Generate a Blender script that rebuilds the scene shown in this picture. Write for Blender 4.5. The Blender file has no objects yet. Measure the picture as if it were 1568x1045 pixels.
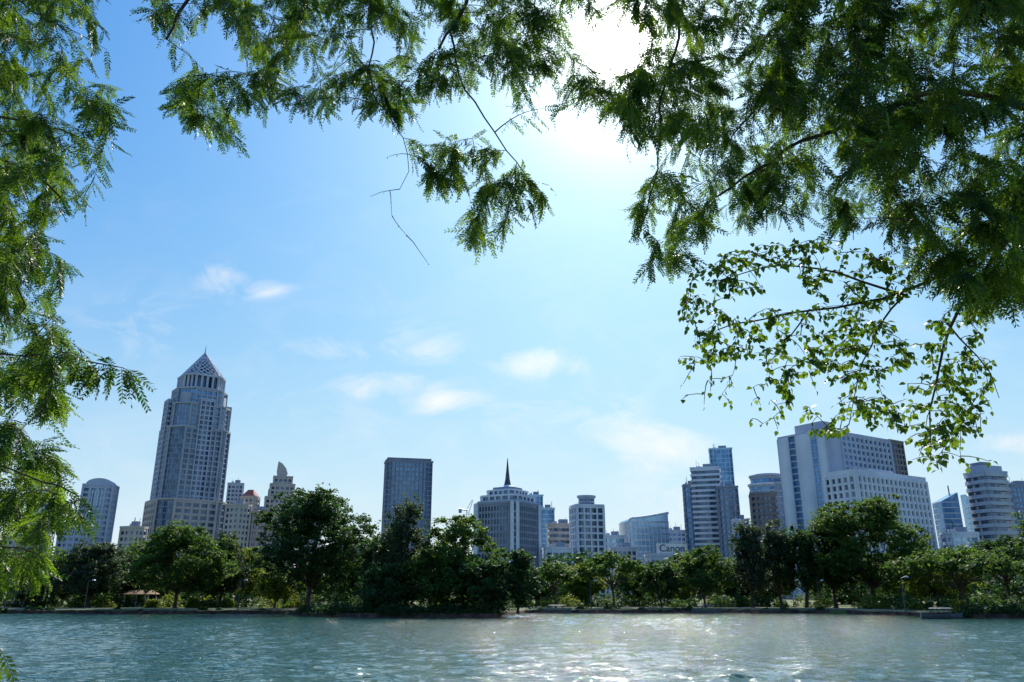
import bpy, math, random
import numpy as np
from mathutils import Vector

rng=np.random.default_rng(11); random.seed(11)
scene=bpy.context.scene
scene.view_settings.view_transform='Standard'
scene.view_settings.look='None'
scene.view_settings.exposure=0

# ------------------------------------------------------------------ survey
F=1201.0; CX=784.0; CY=522.5; H=2.6
P=math.atan((912-522.5)/F); cP=math.cos(P); sP=math.sin(P)
def sv(u,v,Y):
    xc=(u-CX)/F; yc=(CY-v)/F
    s=Y/(cP-yc*sP)
    return np.array([xc*s,Y,H+(sP+yc*cP)*s])
def tanc(u,v):
    p=sv(u,v,1.0); return (p[0],p[2]-H)

# ------------------------------------------------------------------ materials
def new_mat(name):
    m=bpy.data.materials.new(name); m.use_nodes=True
    nt=m.node_tree; nt.nodes.clear()
    return m,nt,nt.nodes,nt.links
def pmat(name,c1,c2=None,scale=0.15,rough=0.8,metal=0.0,bump=0.0,spec=0.5,detail=5.0):
    m,nt,N,L=new_mat(name)
    o=N.new('ShaderNodeOutputMaterial'); b=N.new('ShaderNodeBsdfPrincipled')
    L.new(b.outputs[0],o.inputs[0])
    b.inputs['Roughness'].default_value=rough; b.inputs['Metallic'].default_value=metal
    b.inputs['Specular IOR Level'].default_value=spec
    if c2 is None: c2=tuple(x*0.78 for x in c1)
    tc=N.new('ShaderNodeTexCoord'); n=N.new('ShaderNodeTexNoise')
    n.inputs['Scale'].default_value=scale; n.inputs['Detail'].default_value=detail
    L.new(tc.outputs['Object'],n.inputs['Vector'])
    r=N.new('ShaderNodeValToRGB'); r.color_ramp.elements[0].position=0.35; r.color_ramp.elements[1].position=0.68
    r.color_ramp.elements[0].color=(*c2,1); r.color_ramp.elements[1].color=(*c1,1)
    L.new(n.outputs['Fac'],r.inputs[0]); L.new(r.outputs[0],b.inputs['Base Color'])
    if bump>0:
        bp=N.new('ShaderNodeBump'); bp.inputs['Strength'].default_value=bump
        L.new(n.outputs['Fac'],bp.inputs['Height']); L.new(bp.outputs[0],b.inputs['Normal'])
    return m
def glassmat(name,c1,c2,rough=0.12,cell=(1.7,1.7,3.4),metal=0.35):
    m,nt,N,L=new_mat(name)
    o=N.new('ShaderNodeOutputMaterial'); b=N.new('ShaderNodeBsdfPrincipled')
    L.new(b.outputs[0],o.inputs[0])
    tc=N.new('ShaderNodeTexCoord'); sn=N.new('ShaderNodeVectorMath'); sn.operation='SNAP'
    sn.inputs[1].default_value=cell
    L.new(tc.outputs['Object'],sn.inputs[0])
    w=N.new('ShaderNodeTexWhiteNoise'); w.noise_dimensions='3D'
    L.new(sn.outputs[0],w.inputs['Vector'])
    mx=N.new('ShaderNodeMix'); mx.data_type='RGBA'
    mx.inputs['A'].default_value=(*c1,1); mx.inputs['B'].default_value=(*c2,1)
    L.new(w.outputs['Value'],mx.inputs['Factor']); L.new(mx.outputs['Result'],b.inputs['Base Color'])
    b.inputs['Metallic'].default_value=metal; b.inputs['Roughness'].default_value=rough
    return m
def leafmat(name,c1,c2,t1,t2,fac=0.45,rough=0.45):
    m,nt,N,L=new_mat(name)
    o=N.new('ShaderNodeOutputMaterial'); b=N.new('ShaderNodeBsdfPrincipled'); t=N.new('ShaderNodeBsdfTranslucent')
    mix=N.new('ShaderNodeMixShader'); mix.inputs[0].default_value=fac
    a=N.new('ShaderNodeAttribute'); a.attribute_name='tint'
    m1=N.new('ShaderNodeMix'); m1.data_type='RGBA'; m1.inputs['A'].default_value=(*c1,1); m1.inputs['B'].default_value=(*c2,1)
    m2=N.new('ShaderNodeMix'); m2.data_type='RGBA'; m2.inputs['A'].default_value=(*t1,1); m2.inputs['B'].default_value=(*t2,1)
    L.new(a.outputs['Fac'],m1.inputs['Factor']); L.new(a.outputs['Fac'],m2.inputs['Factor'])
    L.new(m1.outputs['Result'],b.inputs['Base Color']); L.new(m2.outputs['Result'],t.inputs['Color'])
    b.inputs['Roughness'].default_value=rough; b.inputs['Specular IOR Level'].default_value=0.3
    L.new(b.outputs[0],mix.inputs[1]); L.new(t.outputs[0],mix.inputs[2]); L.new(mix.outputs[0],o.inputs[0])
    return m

M={}
M['white']=pmat('painted_concrete_white',(0.72,0.76,0.82),(0.61,0.65,0.71),0.08)
M['pale']=pmat('pale_concrete',(0.48,0.53,0.61),(0.41,0.45,0.53),0.08)  # pale, stone and grey walls lightened and blued: aerial haze put into the colour
M['stone']=pmat('stone_cladding',(0.43,0.46,0.51),(0.35,0.38,0.43),0.08)
M['grey']=pmat('grey_concrete',(0.28,0.32,0.39),(0.22,0.26,0.32),0.08)
M['dark']=pmat('dark_cladding',(0.10,0.12,0.15),(0.07,0.09,0.11),0.1)
M['beige']=pmat('beige_render',(0.56,0.49,0.43),(0.46,0.41,0.37),0.08)
M['pink']=pmat('pinkish_render',(0.56,0.39,0.33),(0.45,0.33,0.30),0.08)
M['brown']=pmat('brown_cladding',(0.25,0.22,0.22),(0.19,0.17,0.17),0.08)
M['red']=pmat('red_tile',(0.38,0.13,0.10),(0.3,0.10,0.08),0.3)
M['metal']=pmat('light_metal',(0.6,0.63,0.67),(0.5,0.53,0.57),0.4,rough=0.4,metal=0.4)
M['steel']=pmat('dark_steel',(0.07,0.08,0.09),(0.05,0.055,0.06),0.5,rough=0.5)
M['g_dark']=glassmat('glass_dark',(0.045,0.07,0.11),(0.13,0.19,0.28))
M['g_blue']=glassmat('glass_blue',(0.08,0.19,0.35),(0.17,0.33,0.53))  # glass shifted bluer too, distance haze carried by the base colour
M['g_pale']=glassmat('glass_pale',(0.28,0.44,0.58),(0.40,0.57,0.71))
M['g_slate']=glassmat('glass_slate',(0.12,0.20,0.30),(0.20,0.29,0.41),rough=0.25)
M['bark']=pmat('bark',(0.07,0.05,0.035),(0.03,0.022,0.016),6.0,rough=0.9,bump=0.5)
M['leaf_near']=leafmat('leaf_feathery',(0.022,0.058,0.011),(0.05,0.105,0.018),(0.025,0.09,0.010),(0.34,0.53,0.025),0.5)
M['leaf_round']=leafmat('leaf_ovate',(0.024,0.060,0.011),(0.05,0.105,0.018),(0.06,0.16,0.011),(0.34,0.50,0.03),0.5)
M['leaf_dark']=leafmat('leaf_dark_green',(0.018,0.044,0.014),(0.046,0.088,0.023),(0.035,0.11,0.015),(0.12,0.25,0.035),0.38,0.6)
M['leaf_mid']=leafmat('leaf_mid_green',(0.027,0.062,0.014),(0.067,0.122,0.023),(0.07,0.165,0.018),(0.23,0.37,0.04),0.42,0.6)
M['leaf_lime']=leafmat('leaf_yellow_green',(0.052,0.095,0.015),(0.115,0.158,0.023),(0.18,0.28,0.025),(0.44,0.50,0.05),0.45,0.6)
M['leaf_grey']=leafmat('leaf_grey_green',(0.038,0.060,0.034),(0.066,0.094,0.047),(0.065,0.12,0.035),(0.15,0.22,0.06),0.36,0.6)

# ------------------------------------------------------------------ mesh helpers
def make_obj(name,parts,loc=(0,0,0),rot=0.0,smooth=False,parent=None):
    """parts: (V(n,3), F(m,k) int, mat, tint scalar/array)"""
    Vs=[];LV=[];LS=[];MI=[];TI=[];mats=[];off=0;lo=0
    for V,Fc,mat,t in parts:
        V=np.asarray(V,dtype=np.float32); Fc=np.asarray(Fc,dtype=np.int64)
        if len(Fc)==0: continue
        if mat not in mats: mats.append(mat)
        m,k=Fc.shape
        Vs.append(V); LV.append((Fc+off).ravel()); LS.append(np.arange(m)*k+lo)
        MI.append(np.full(m,mats.index(mat))); TI.append(np.broadcast_to(np.asarray(t,dtype=np.float32),(m,)))
        off+=len(V); lo+=m*k
    V=np.concatenate(Vs);LV=np.concatenate(LV);LS=np.concatenate(LS);MI=np.concatenate(MI);TI=np.concatenate(TI)
    me=bpy.data.meshes.new(name)
    me.vertices.add(len(V)); me.vertices.foreach_set('co',V.ravel())
    me.loops.add(len(LV)); me.loops.foreach_set('vertex_index',LV.astype(np.int32))
    me.polygons.add(len(LS)); me.polygons.foreach_set('loop_start',LS.astype(np.int32))
    for mt in mats: me.materials.append(mt)
    me.polygons.foreach_set('material_index',MI.astype(np.int32))
    me.update(calc_edges=True)
    a=me.attributes.new('tint','FLOAT','FACE'); a.data.foreach_set('value',TI.astype(np.float32).copy())
    if smooth: me.polygons.foreach_set('use_smooth',np.ones(len(LS),dtype=bool))
    me.validate()
    ob=bpy.data.objects.new(name,me); scene.collection.objects.link(ob)
    ob.location=loc; ob.rotation_euler=(0,0,rot)
    if parent: ob.parent=parent
    return ob

class MB:
    def __init__(s): s.parts=[]
    def poly(s,pts,z0,z1,mat,top=None):
        n=len(pts); tp=top if top is not None else pts
        V=[(x,y,z0) for x,y in pts]+[(x,y,z1) for x,y in tp]
        Fq=[(i,(i+1)%n,n+(i+1)%n,n+i) for i in range(n)]
        s.parts.append((V,Fq,mat,0.5))
        s.parts.append((V,[tuple(range(n,2*n))],mat,0.5))
        s.parts.append((V,[tuple(range(n-1,-1,-1))],mat,0.5))
    def box(s,cx,cy,z0,z1,w,d,mat,ang=0.0):
        c,sn=math.cos(ang),math.sin(ang)
        pts=[(cx+a*w/2*c-b*d/2*sn, cy+a*w/2*sn+b*d/2*c) for a,b in((-1,-1),(1,-1),(1,1),(-1,1))]
        s.poly(pts,z0,z1,mat)
    def bar(s,p,q,r,mat,k=4):
        s.parts.append(tube([p,q],[r,r],mat,k))
    def tubep(s,pts,rad,mat,k=6): s.parts.append(tube(pts,rad,mat,k))
    def face(s,V,mat): s.parts.append((V,[tuple(range(len(V)))],mat,0.5))
    def facade(s,pts,z0,z1,fl=3.6,bay=4.0,wall=None,glass=None,band=0.4,pier=0.8,proj=0.35,edges=None,roof=True,cap=1.2):
        s.poly(pts,z0,z1-0.3,glass)
        n=len(pts); nf=max(1,int(round((z1-z0)/fl))); fh=(z1-z0)/nf
        for i in range(n):
            if edges is not None and i in edges and edges[i] is None: continue
            st=dict(band=band,pier=pier,bay=bay,wall=wall,proj=proj)
            if edges is not None and i in edges: st.update(edges[i])
            (x0,y0),(x1,y1)=pts[i],pts[(i+1)%n]
            L=math.hypot(x1-x0,y1-y0); 
            if L<0.2: continue
            tx,ty=(x1-x0)/L,(y1-y0)/L; nx,ny=ty,-tx; ang=math.atan2(ty,tx)
            mx,my=(x0+x1)/2,(y0+y1)/2; pj=st['proj']
            if st['band']>0:
                bh=fh*st['band']
                for k in range(nf):
                    zc=z0+(k+1)*fh
                    s.box(mx+nx*pj*0.25,my+ny*pj*0.25,zc-bh,zc,L,pj*1.5,st['wall'],ang)
            if st['pier']>0:
                nb=max(1,int(round(L/st['bay'])))
                for k in range(nb+1):
                    px,py=x0+tx*L*k/nb,y0+ty*L*k/nb
                    s.box(px+nx*pj*0.3,py+ny*pj*0.3,z0,z1+0.07,st['pier'],pj*2.0,st['wall'],ang)
        if roof:
            c=np.mean(np.array(pts),axis=0)
            big=[tuple(c+(np.array(p)-c)*(1+0.9/max(4.0,np.linalg.norm(np.array(p)-c)))) for p in pts]
            s.poly(big,z1+0.1,z1+cap,wall)
    def build(s,name,loc=(0,0,0),rot=0.0,parent=None): return make_obj(name,s.parts,loc,rot,parent=parent)

def tube(pts,rad,mat,k=6,tint=0.5):
    pts=np.asarray(pts,dtype=float); n=len(pts); rad=np.broadcast_to(np.asarray(rad,dtype=float),(n,))
    T=np.gradient(pts,axis=0); T/= (np.linalg.norm(T,axis=1,keepdims=True)+1e-9)
    ref=np.array([0.13,0.31,0.94]) 
    if abs(T[:,:]@ref).max()>0.97: ref=np.array([0.9,0.3,0.1])
    A=np.cross(T,ref); A/= (np.linalg.norm(A,axis=1,keepdims=True)+1e-9); B=np.cross(T,A)
    th=np.arange(k)*2*math.pi/k
    V=(pts[:,None,:]+rad[:,None,None]*(np.cos(th)[None,:,None]*A[:,None,:]+np.sin(th)[None,:,None]*B[:,None,:])).reshape(-1,3)
    i=np.arange(n-1)[:,None]; j=np.arange(k)[None,:]; j2=(j+1)%k
    Fq=np.stack([(i*k+j).ravel(),(i*k+j2).ravel(),((i+1)*k+j2).ravel(),((i+1)*k+j).ravel()],axis=1)
    return (V,Fq,mat,tint)
def rect(w,d): return [(-w/2,-d/2),(w/2,-d/2),(w/2,d/2),(-w/2,d/2)]
def ell(rx,ry,n=24): return [(rx*math.cos(2*math.pi*i/n),ry*math.sin(2*math.pi*i/n)) for i in range(n)]

# ------------------------------------------------------------------ buildings
def dims(u0,u1,vtop,Y,rot,r):
    a=sv(u0,vtop,Y); b=sv(u1,vtop,Y)
    A=b[0]-a[0]; X=(a[0]+b[0])/2; beta=math.atan2(X,Y); ph=rot+beta
    w=A*math.cos(beta)/(abs(math.cos(ph))+r*abs(math.sin(ph)))
    return X,w,w*r,(a[2]+b[2])/2
def zat(v,Y,u=784): return float(sv(u,v,Y)[2])
def B(name,u0,u1,vtop,Y,rot=0.0,r=0.8,fl=3.6,bay=4.0,wall='pale',glass='g_dark',band=0.4,pier=0.8,proj=0.4,extra=None,edges=None,plant=True):
    rot=math.radians(rot)
    X,w,d,Z=dims(u0,u1,vtop,Y,rot,r)
    mb=MB()
    mb.facade(rect(w,d),0.5,Z-1.2,fl,bay,M[wall],M[glass],band,pier,proj,edges)
    if plant:
        mb.box(w*0.1,0,Z+0.02,Z+2.6,w*0.35,d*0.4,M['grey']); mb.box(-w*0.25,d*0.1,Z+0.02,Z+1.6,w*0.16,d*0.25,M['pale'])
        for k in range(3):
            x=random.uniform(-w*.4,w*.4); mb.bar((x,0,Z),(x,0,Z+random.uniform(3,6)),0.12,M['steel'])
    if extra: extra(mb,w,d,Z)
    return mb.build(name,(X,Y+ d*0.3,0),rot)

# --- big stepped tower with lattice pyramid
def lattice_tower():
    Y=560.; mb=MB(); rot=math.radians(-52)
    a=sv(216,805,Y); b=sv(345,805,Y); Wd=(b[0]-a[0]); X=float(sv(281,805,Y)[0])
    S=Wd*0.90*0.78; c=S*0.2
    def octo(S,c):
        h=S/2
        return [(-h+c,-h),(h-c,-h),(h,-h+c),(h,h-c),(h-c,h),(-h+c,h),(-h,h-c),(-h,-h+c)]
    za,zb,zc,zd,ze,zp,zt=[zat(v,Y,310) for v in (664,628,604,590,583,541,529)]
    gl={i:dict(band=0.16,pier=0.25,bay=2.6,wall=M['grey'],proj=0.15) for i in (1,3,5,7)}
    mb.facade(octo(S+5,c+1),0.5,zat(772,Y,300),4.2,5.2,M['beige'],M['g_dark'],0.4,1.6,0.6,gl)
    mb.facade(octo(S,c),zat(772,Y,300),za,3.5,4.4,M['stone'],M['g_dark'],0.30,1.2,0.5,gl)
    mb.facade(octo(S-3.2,c+0.6),za,zb,3.5,4.2,M['stone'],M['g_slate'],0.28,1.1,0.5,gl)
    mb.facade(octo(S-7,c+1.5),zb,zc,3.5,4.0,M['stone'],M['g_blue'],0.30,1.1,0.5,gl)
    for k in range(4):
        an=k*math.pi/2; cx,cy=math.sin(an),-math.cos(an)
        for t,w_ in ((S/2,S*0.22),):
            pc=(cx*t,cy*t); c2,s2=math.cos(an),math.sin(an)
            pts=[(pc[0]+a_*w_/2*c2-b_*1.6*s2,pc[1]+a_*w_/2*s2+b_*1.6*c2) for a_,b_ in((-1,-1),(1,-1),(1,1),(-1,1))]
            mb.facade(pts,0.5,zb+3,3.5,2.6,M['pale'],M['g_dark'],0.3,0.9,0.3)
    for sx in(-1,1):
        for sy in(-1,1):
            mb.box(sx*(S/2-c*1.2),sy*(S/2-c*1.2),zb,zc-3,c*0.9,c*0.9,M['stone'],math.pi/4)
    S2=S*0.68; mb.poly(octo(S2*0.86,S2*0.2),zc,ze,M['g_dark'])
    o=octo(S2,S2*0.22)
    for i in range(8):
        p,q=np.array(o[i]),np.array(o[(i+1)%8]); n=4 if i%2==0 else 3
        for k in range(n):
            r_=p+(q-p)*k/n; mb.box(r_[0],r_[1],zc,ze,1.5,1.5,M['pale'],math.atan2(*(q-p)[::-1]))
    o2=octo(S2*1.07,S2*0.23); mb.poly(o2,ze,ze+1.4,M['pale']); mb.poly(octo(S2*1.12,S2*0.24),zc,zc+1.5,M['pale'])
    z0=ze+1.4; base=np.array(octo(S2,S2*0.22)); apex=np.array([0,0,zp])
    core=[tuple(x*0.9) for x in base]; mb.poly(core,z0,zp-3,M['dark'],[tuple(x*0.02) for x in base])
    def pt(i,frac,t):
        q=base[i%8]*(1-frac)+base[(i+1)%8]*frac; return np.array([q[0]*(1-t),q[1]*(1-t),z0+(zp-z0)*t])
    nl=6
    for i in range(8):
        mb.bar(pt(i,0,0),apex,0.5,M['pale'])
        nd=3 if i%2==0 else 2
        for l in range(nl):
            t0,t1=l/nl,(l+1)/nl
            for k in range(nd):
                mb.bar(pt(i,k/nd,t0),pt(i,(k+1)/nd,t1),0.33,M['white']); mb.bar(pt(i,(k+1)/nd,t0),pt(i,k/nd,t1),0.33,M['white'])
    mb.tubep([(0,0,zp-3),(0,0,zp+1),(0,0,zt)],[1.0,0.5,0.1],M['metal'])
    return mb.build('stepped_tower_with_lattice_pyramid',(X,Y,0),rot)
lattice_tower()

def vault(mb,w,d,z,h,mat,n=10,cx=0.0):
    V=[];
    for s_ in(-1,1):
        for i in range(n+1):
            a_=math.pi*i/n; V.append((cx-w/2*math.cos(a_),s_*d/2,z+h*math.sin(a_)))
    Fq=[(i,i+1,n+1+i+1,n+1+i) for i in range(n)]
    mb.parts.append((V,Fq,mat,0.5)); mb.parts.append((V,[tuple(range(n+1))],mat,0.5)); mb.parts.append((V,[tuple(range(2*n+1,n,-1))],mat,0.5))
def arch_extra(mb,w,d,Z):
    vault(mb,w*0.9,d*0.9,Z,w*0.22,M['pale'])
    vault(mb,w*0.30,d+1.0,Z-w*0.35,w*0.15,M['g_slate']); mb.box(0,0,Z-w*0.8,Z-w*0.35,w*0.30,d+1.0,M['g_slate'])
    for k in range(4): mb.box(-w*0.15+k*w*0.10,0,Z-w*0.8,Z-w*0.22,0.5,d+1.3,M['white'])
B('arched_roof_apartment_tower',45,92,742,520,10,0.7,3.4,4,'white','g_dark',0.45,1.4,extra=arch_extra,plant=False)
B('arched_roof_apartment_tower',124,178,742,500,12,0.7,3.4,4,'pale','g_slate',0.45,1.4,extra=arch_extra,plant=False)
B('low_apartment_block',183,222,806,430,-20,0.8,3.2,3,'beige','g_dark',0.45,1.0)
B('low_apartment_block',0,60,822,430,8,0.6,3.2,3,'beige','g_dark',0.45,1.0)
B('low_apartment_block',90,130,800,470,8,0.6,3.2,3,'pale','g_dark',0.45,1.0)
B('grey_apartment_tower',348,372,740,640,15,0.8,3.3,3,'pale','g_dark',0.4,1.0)
def redroof(mb,w,d,Z):
    mb.poly([(-w*.5,-d*.5),(w*.5,-d*.5),(w*.5,d*.5),(-w*.5,d*.5)],Z+0.05,Z+5,M['red'],[(-w*.2,-d*.1),(w*.2,-d*.1),(w*.2,d*.1),(-w*.2,d*.1)])
B('red_roofed_apartment_tower',368,396,760,600,-15,0.8,3.3,3,'beige','g_dark',0.4,1.2,extra=redroof,plant=False)
B('pink_apartment_block',345,382,772,470,-25,0.9,3.2,3,'beige','g_dark',0.45,1.2)
B('pink_apartment_block',376,410,782,480,20,0.9,3.2,3,'pink','g_dark',0.45,1.2)
def fin_tower():
    Y=560.; mb=MB(); X=float(sv(431,760,Y)[0]); k=Y/1201.
    def z(v): return zat(v,Y,430)
    mb.facade(rect(58*k*.78,30*k*1.0),0.5,z(765),3.3,3,M['beige'],M['g_dark'],0.42,1.2,0.4)
    mb.facade(rect(40*k*.85,26*k),z(765),z(745),3.3,3,M['beige'],M['g_dark'],0.42,1.2,0.4)
    mb.facade(rect(26*k,18*k),z(745),z(733),3.3,3,M['beige'],M['g_dark'],0.42,1.2,0.4)
    pts=[(-8*k,z(733)),(4*k,z(733)),(6*k,z(726)),(3*k,z(718)),(-3*k,z(711)),(-9*k,z(708)),(-10*k,z(722))]
    V=[(x,-3,zz) for x,zz in pts]+[(x,3,zz) for x,zz in pts]; n=len(pts)
    mb.parts.append((V,[(i,(i+1)%n,n+(i+1)%n,n+i) for i in range(n)],M['brown'],.5))
    mb.parts.append((V,[tuple(range(n))],M['beige'],.5)); mb.parts.append((V,[tuple(range(2*n-1,n-1,-1))],M['beige'],.5))
    for sx in(-22,-15,14,21): mb.box(sx*k*0.8,0,z(765),z(742+abs(sx)*0.4),2.2,8,M['beige'])
    return mb.build('stepped_tower_with_curved_fin',(X,Y,0),math.radians(18))
fin_tower()
B('low_apartment_block',462,490,800,520,0,0.8,3.2,3,'pale','g_dark',0.45,1.0)
def slab_extra(mb,w,d,Z):
    mb.facade(rect(w*.92,d*.9),Z-1.1,Z+.6,1.7,3.2,M['grey'],M['g_slate'],.3,.3,.2)
B('slate_glass_slab_tower',588,661,706,620,14,0.45,3.7,3.2,'grey','g_slate',0.22,0.35,0.25,extra=slab_extra,plant=False)

def spire_hotel():
    Y=430.; mb=MB(); X=float(sv(777,800,Y)[0]); k=Y/1201./1.0
    def z(v): return zat(v,Y,777)
    h=47*k*.77
    def cut(s,c): return [(-s+c,-s),(s-c,-s),(s,-s+c),(s,s-c),(s-c,s),(-s+c,s),(-s,s-c),(-s,-s+c)]
    pl=cut(h,h*0.26)
    ed={i:dict(band=0.0,pier=0.0) for i in (1,3,5,7)}
    mb.facade(pl,0.5,z(776),3.3,1.9,M['grey'],M['g_dark'],0.34,0.55,0.5,ed)
    for q in (1,3,5,7):
        p,r_=np.array(pl[q]),np.array(pl[(q+1)%8]); mid=(p+r_)/2; t=(r_-p); Lq=np.linalg.norm(t); t/=Lq; nn=np.array([t[1],-t[0]]); an=math.atan2(t[1],t[0])
        for s_ in(-1,1):
            c_=mid+t*s_*Lq*.30+nn*.9; mb.box(c_[0],c_[1],0.5,z(773),Lq*.34,2.6,M['white'],an)
        for zz in np.arange(4,z(780),3.3):
            c_=mid+nn*.3; mb.box(c_[0],c_[1],zz,zz+1.1,Lq*.3,1.2,M['pale'],an)
    mb.poly(cut(h*1.03,h*.27),z(776),z(770),M['pale']); mb.poly(cut(h*.9,h*.24),z(770),z(764),M['g_dark'])
    mb.poly(cut(h*.93,h*.25),z(764),z(761),M['white'])
    mb.poly(cut(h*.66,h*.18),z(761),z(754),M['g_dark']); mb.poly(cut(h*.72,h*.2),z(755),z(752.5),M['white'])
    mb.poly(cut(h*.5,h*.14),z(752.5),z(748),M['grey']); mb.poly(cut(h*.40,h*.11),z(748),z(743),M['white'],cut(h*.12,h*.03))
    for i in range(20):
        for s_,zz0,zz1 in((.68,761,754),(.91,770,764)):
            a_=2*math.pi*i/20; r_=h*s_/max(abs(math.cos(a_)),abs(math.sin(a_))); r_=min(r_,h*s_*1.2)
            mb.box(r_*math.cos(a_),r_*math.sin(a_),z(zz0),z(zz1),0.9,0.9,M['white'],0)
    mb.tubep([(0,0,z(744)),(0,0,z(735)),(0,0,z(722)),(0,0,z(702))],[2.0,1.3,0.8,0.15],M['steel'],8)
    return mb.build('hotel_tower_with_golden_spire',(X,Y,0),math.radians(-32))
spire_hotel()
B('blue_glass_tower',806,831,758,640,5,0.8,3.7,3,'g_pale','g_blue',0.15,0.3,0.2)
B('blue_glass_tower',824,849,778,620,-5,0.8,3.7,3,'g_pale','g_blue',0.15,0.3,0.2)
B('beige_office_block',838,880,802,470,10,0.8,3.5,3.5,'beige','g_dark',0.5,0.0)
B('beige_office_block',832,876,838,430,5,0.8,3.5,3.5,'white','g_dark',0.5,1.0)
def cyl_top(mb,w,d,Z):
    mb.facade(ell(w*.3,d*.3,16),Z,Z+4,2,3,M['pale'],M['g_dark'],0.4,0,0.3)
B('white_grid_office_tower',874,924,773,440,14,0.8,3.4,3.4,'white','g_dark',0.28,0.8,0.7,extra=cyl_top,plant=False)
B('low_glass_office',922,957,820,520,5,0.8,3.6,4,'white','g_pale',0.3,0.5)
def curved_glass():
    Y=560.; mb=MB(); k=Y/1201.; X=float(sv(985,800,Y)[0])
    def z(v): return zat(v,Y,985)
    w=60*k; n=12; d=24.
    prof=[(-w/2,z(800)),(-w/2*.9,z(797))]+[(-w/2*.8+w*.9*i/8,z(796-9*(i/8)**1.4)) for i in range(9)]+[(w/2+.01,z(790))]
    pts=[(-w/2,0.5),(w/2,0.5)]+prof[::-1]
    V=[(x,-d/2,zz) for x,zz in pts]+[(x,d/2,zz) for x,zz in pts]; m=len(pts)
    mb.parts.append((V,[(i,(i+1)%m,m+(i+1)%m,m+i) for i in range(m)],M['g_pale'],.5))
    mb.parts.append((V,[tuple(range(m))],M['g_pale'],.5)); mb.parts.append((V,[tuple(range(2*m-1,m-1,-1))],M['g_pale'],.5))
    for zz in np.arange(6,z(802),4.0): mb.box(0,0,zz,zz+0.8,w+0.5,d+0.5,M['metal'])
    for i in range(11): mb.box(-w/2+w*i/10,0,0.5,z(801),0.35,d+0.7,M['metal'])
    for i in range(len(prof)-1):
        mb.bar((prof[i][0],-d/2,prof[i][1]),(prof[i+1][0],-d/2,prof[i+1][1]),0.7,M['white'])
    mb.build('curved_roof_glass_office',(X,Y,0),math.radians(8))
curved_glass()
sb=B('office_block_with_rooftop_sign',990,1056,848,330,3,0.5,3.5,4,'pale','g_dark',0.45,0.8,plant=False)
Xs,ws,ds,Zs=dims(990,1056,848,330,math.radians(3),0.5)
mb=MB(); mb.box(0.1*ws,-ds*0.3,Zs+0.05,Zs+4.0,ws*0.8,0.5,M['metal'])
for i in range(6): mb.box(0.1*ws-ws*.38+i*ws*.152,-ds*0.3+0.8,Zs+0.05,Zs+3.9,0.2,1.1,M['steel'])
sgn=mb.build('rooftop_sign_board',parent=sb)
cu=bpy.data.curves.new('sign_lettering','FONT'); cu.body='Canon'; cu.size=4.0; cu.extrude=0.05; cu.offset=0.04; cu.align_x='CENTER'; cu.align_y='CENTER'
to=bpy.data.objects.new('tmp_txt',cu); scene.collection.objects.link(to)
dg=bpy.context.evaluated_depsgraph_get(); tm=bpy.data.meshes.new_from_object(to.evaluated_get(dg))
bpy.data.objects.remove(to)
txt=bpy.data.objects.new('sign_lettering',tm); scene.collection.objects.link(txt); txt.parent=sb
tm.materials.clear(); tm.materials.append(M['dark']); txt.rotation_euler=(math.pi/2,0,0); txt.location=(0.1*ws,-ds*0.3-0.32,Zs+2.0)

B('blue_glass_tower',1087,1122,687,660,-12,0.8,3.7,3,'g_pale','g_blue',0.12,0.3,0.2)
B('dark_blue_office_tower',1046,1066,742,560,-5,0.9,3.6,3,'grey','g_blue',0.25,0.3,0.3)
B('white_banded_office_tower',1060,1104,716,540,-18,0.8,3.6,3,'white','g_dark',0.42,0.0,0.6)
B('slate_office_tower',1098,1131,745,520,-10,0.9,3.6,3,'grey','g_slate',0.25,0.5,0.3)
B('low_glass_office',1122,1147,795,500,-10,0.8,3.6,3,'white','g_blue',0.3,0.6)
B('low_apartment_block',1020,1050,812,600,0,0.8,3.4,3,'pale','g_blue',0.4,0.8)
B('low_apartment_block',936,975,838,480,0,0.8,3.4,3,'pale','g_dark',0.4,0.8)
def round_tower():
    Y=480.; mb=MB(); k=Y/1201.; X=float(sv(1186,780,Y)[0])
    def z(v): return zat(v,Y,1186)
    w=60*k
    mb.facade(rect(w*.92,w*.7),0.5,z(757),3.6,3,M['brown'],M['g_dark'],0.5,0.7,0.4)
    e=[(x+w*.3,y) for x,y in ell(w*.36,w*.40,24)]
    mb.facade(e,0.5,z(742),3.6,3,M['pale'],M['g_slate'],0.2,0.25,0.2)
    e2=ell(w*.46,w*.36,28)
    mb.facade(e2,z(757),z(742),3.6,3,M['pale'],M['g_blue'],0.4,0,0.3)
    mb.poly(ell(w*.5,w*.4,28),z(742),z(739),M['white'])
    mb.facade(ell(w*.42,w*.34,28),z(739),z(729),3.0,3,M['pale'],M['g_blue'],0.3,0,0.3)
    mb.poly(ell(w*.42,w*.34,28),z(729),z(724),M['pale'],ell(w*.34,w*.26,28))
    mb.build('round_topped_office_tower',(X,Y+8,0),math.radians(-14))
round_tower()
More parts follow.
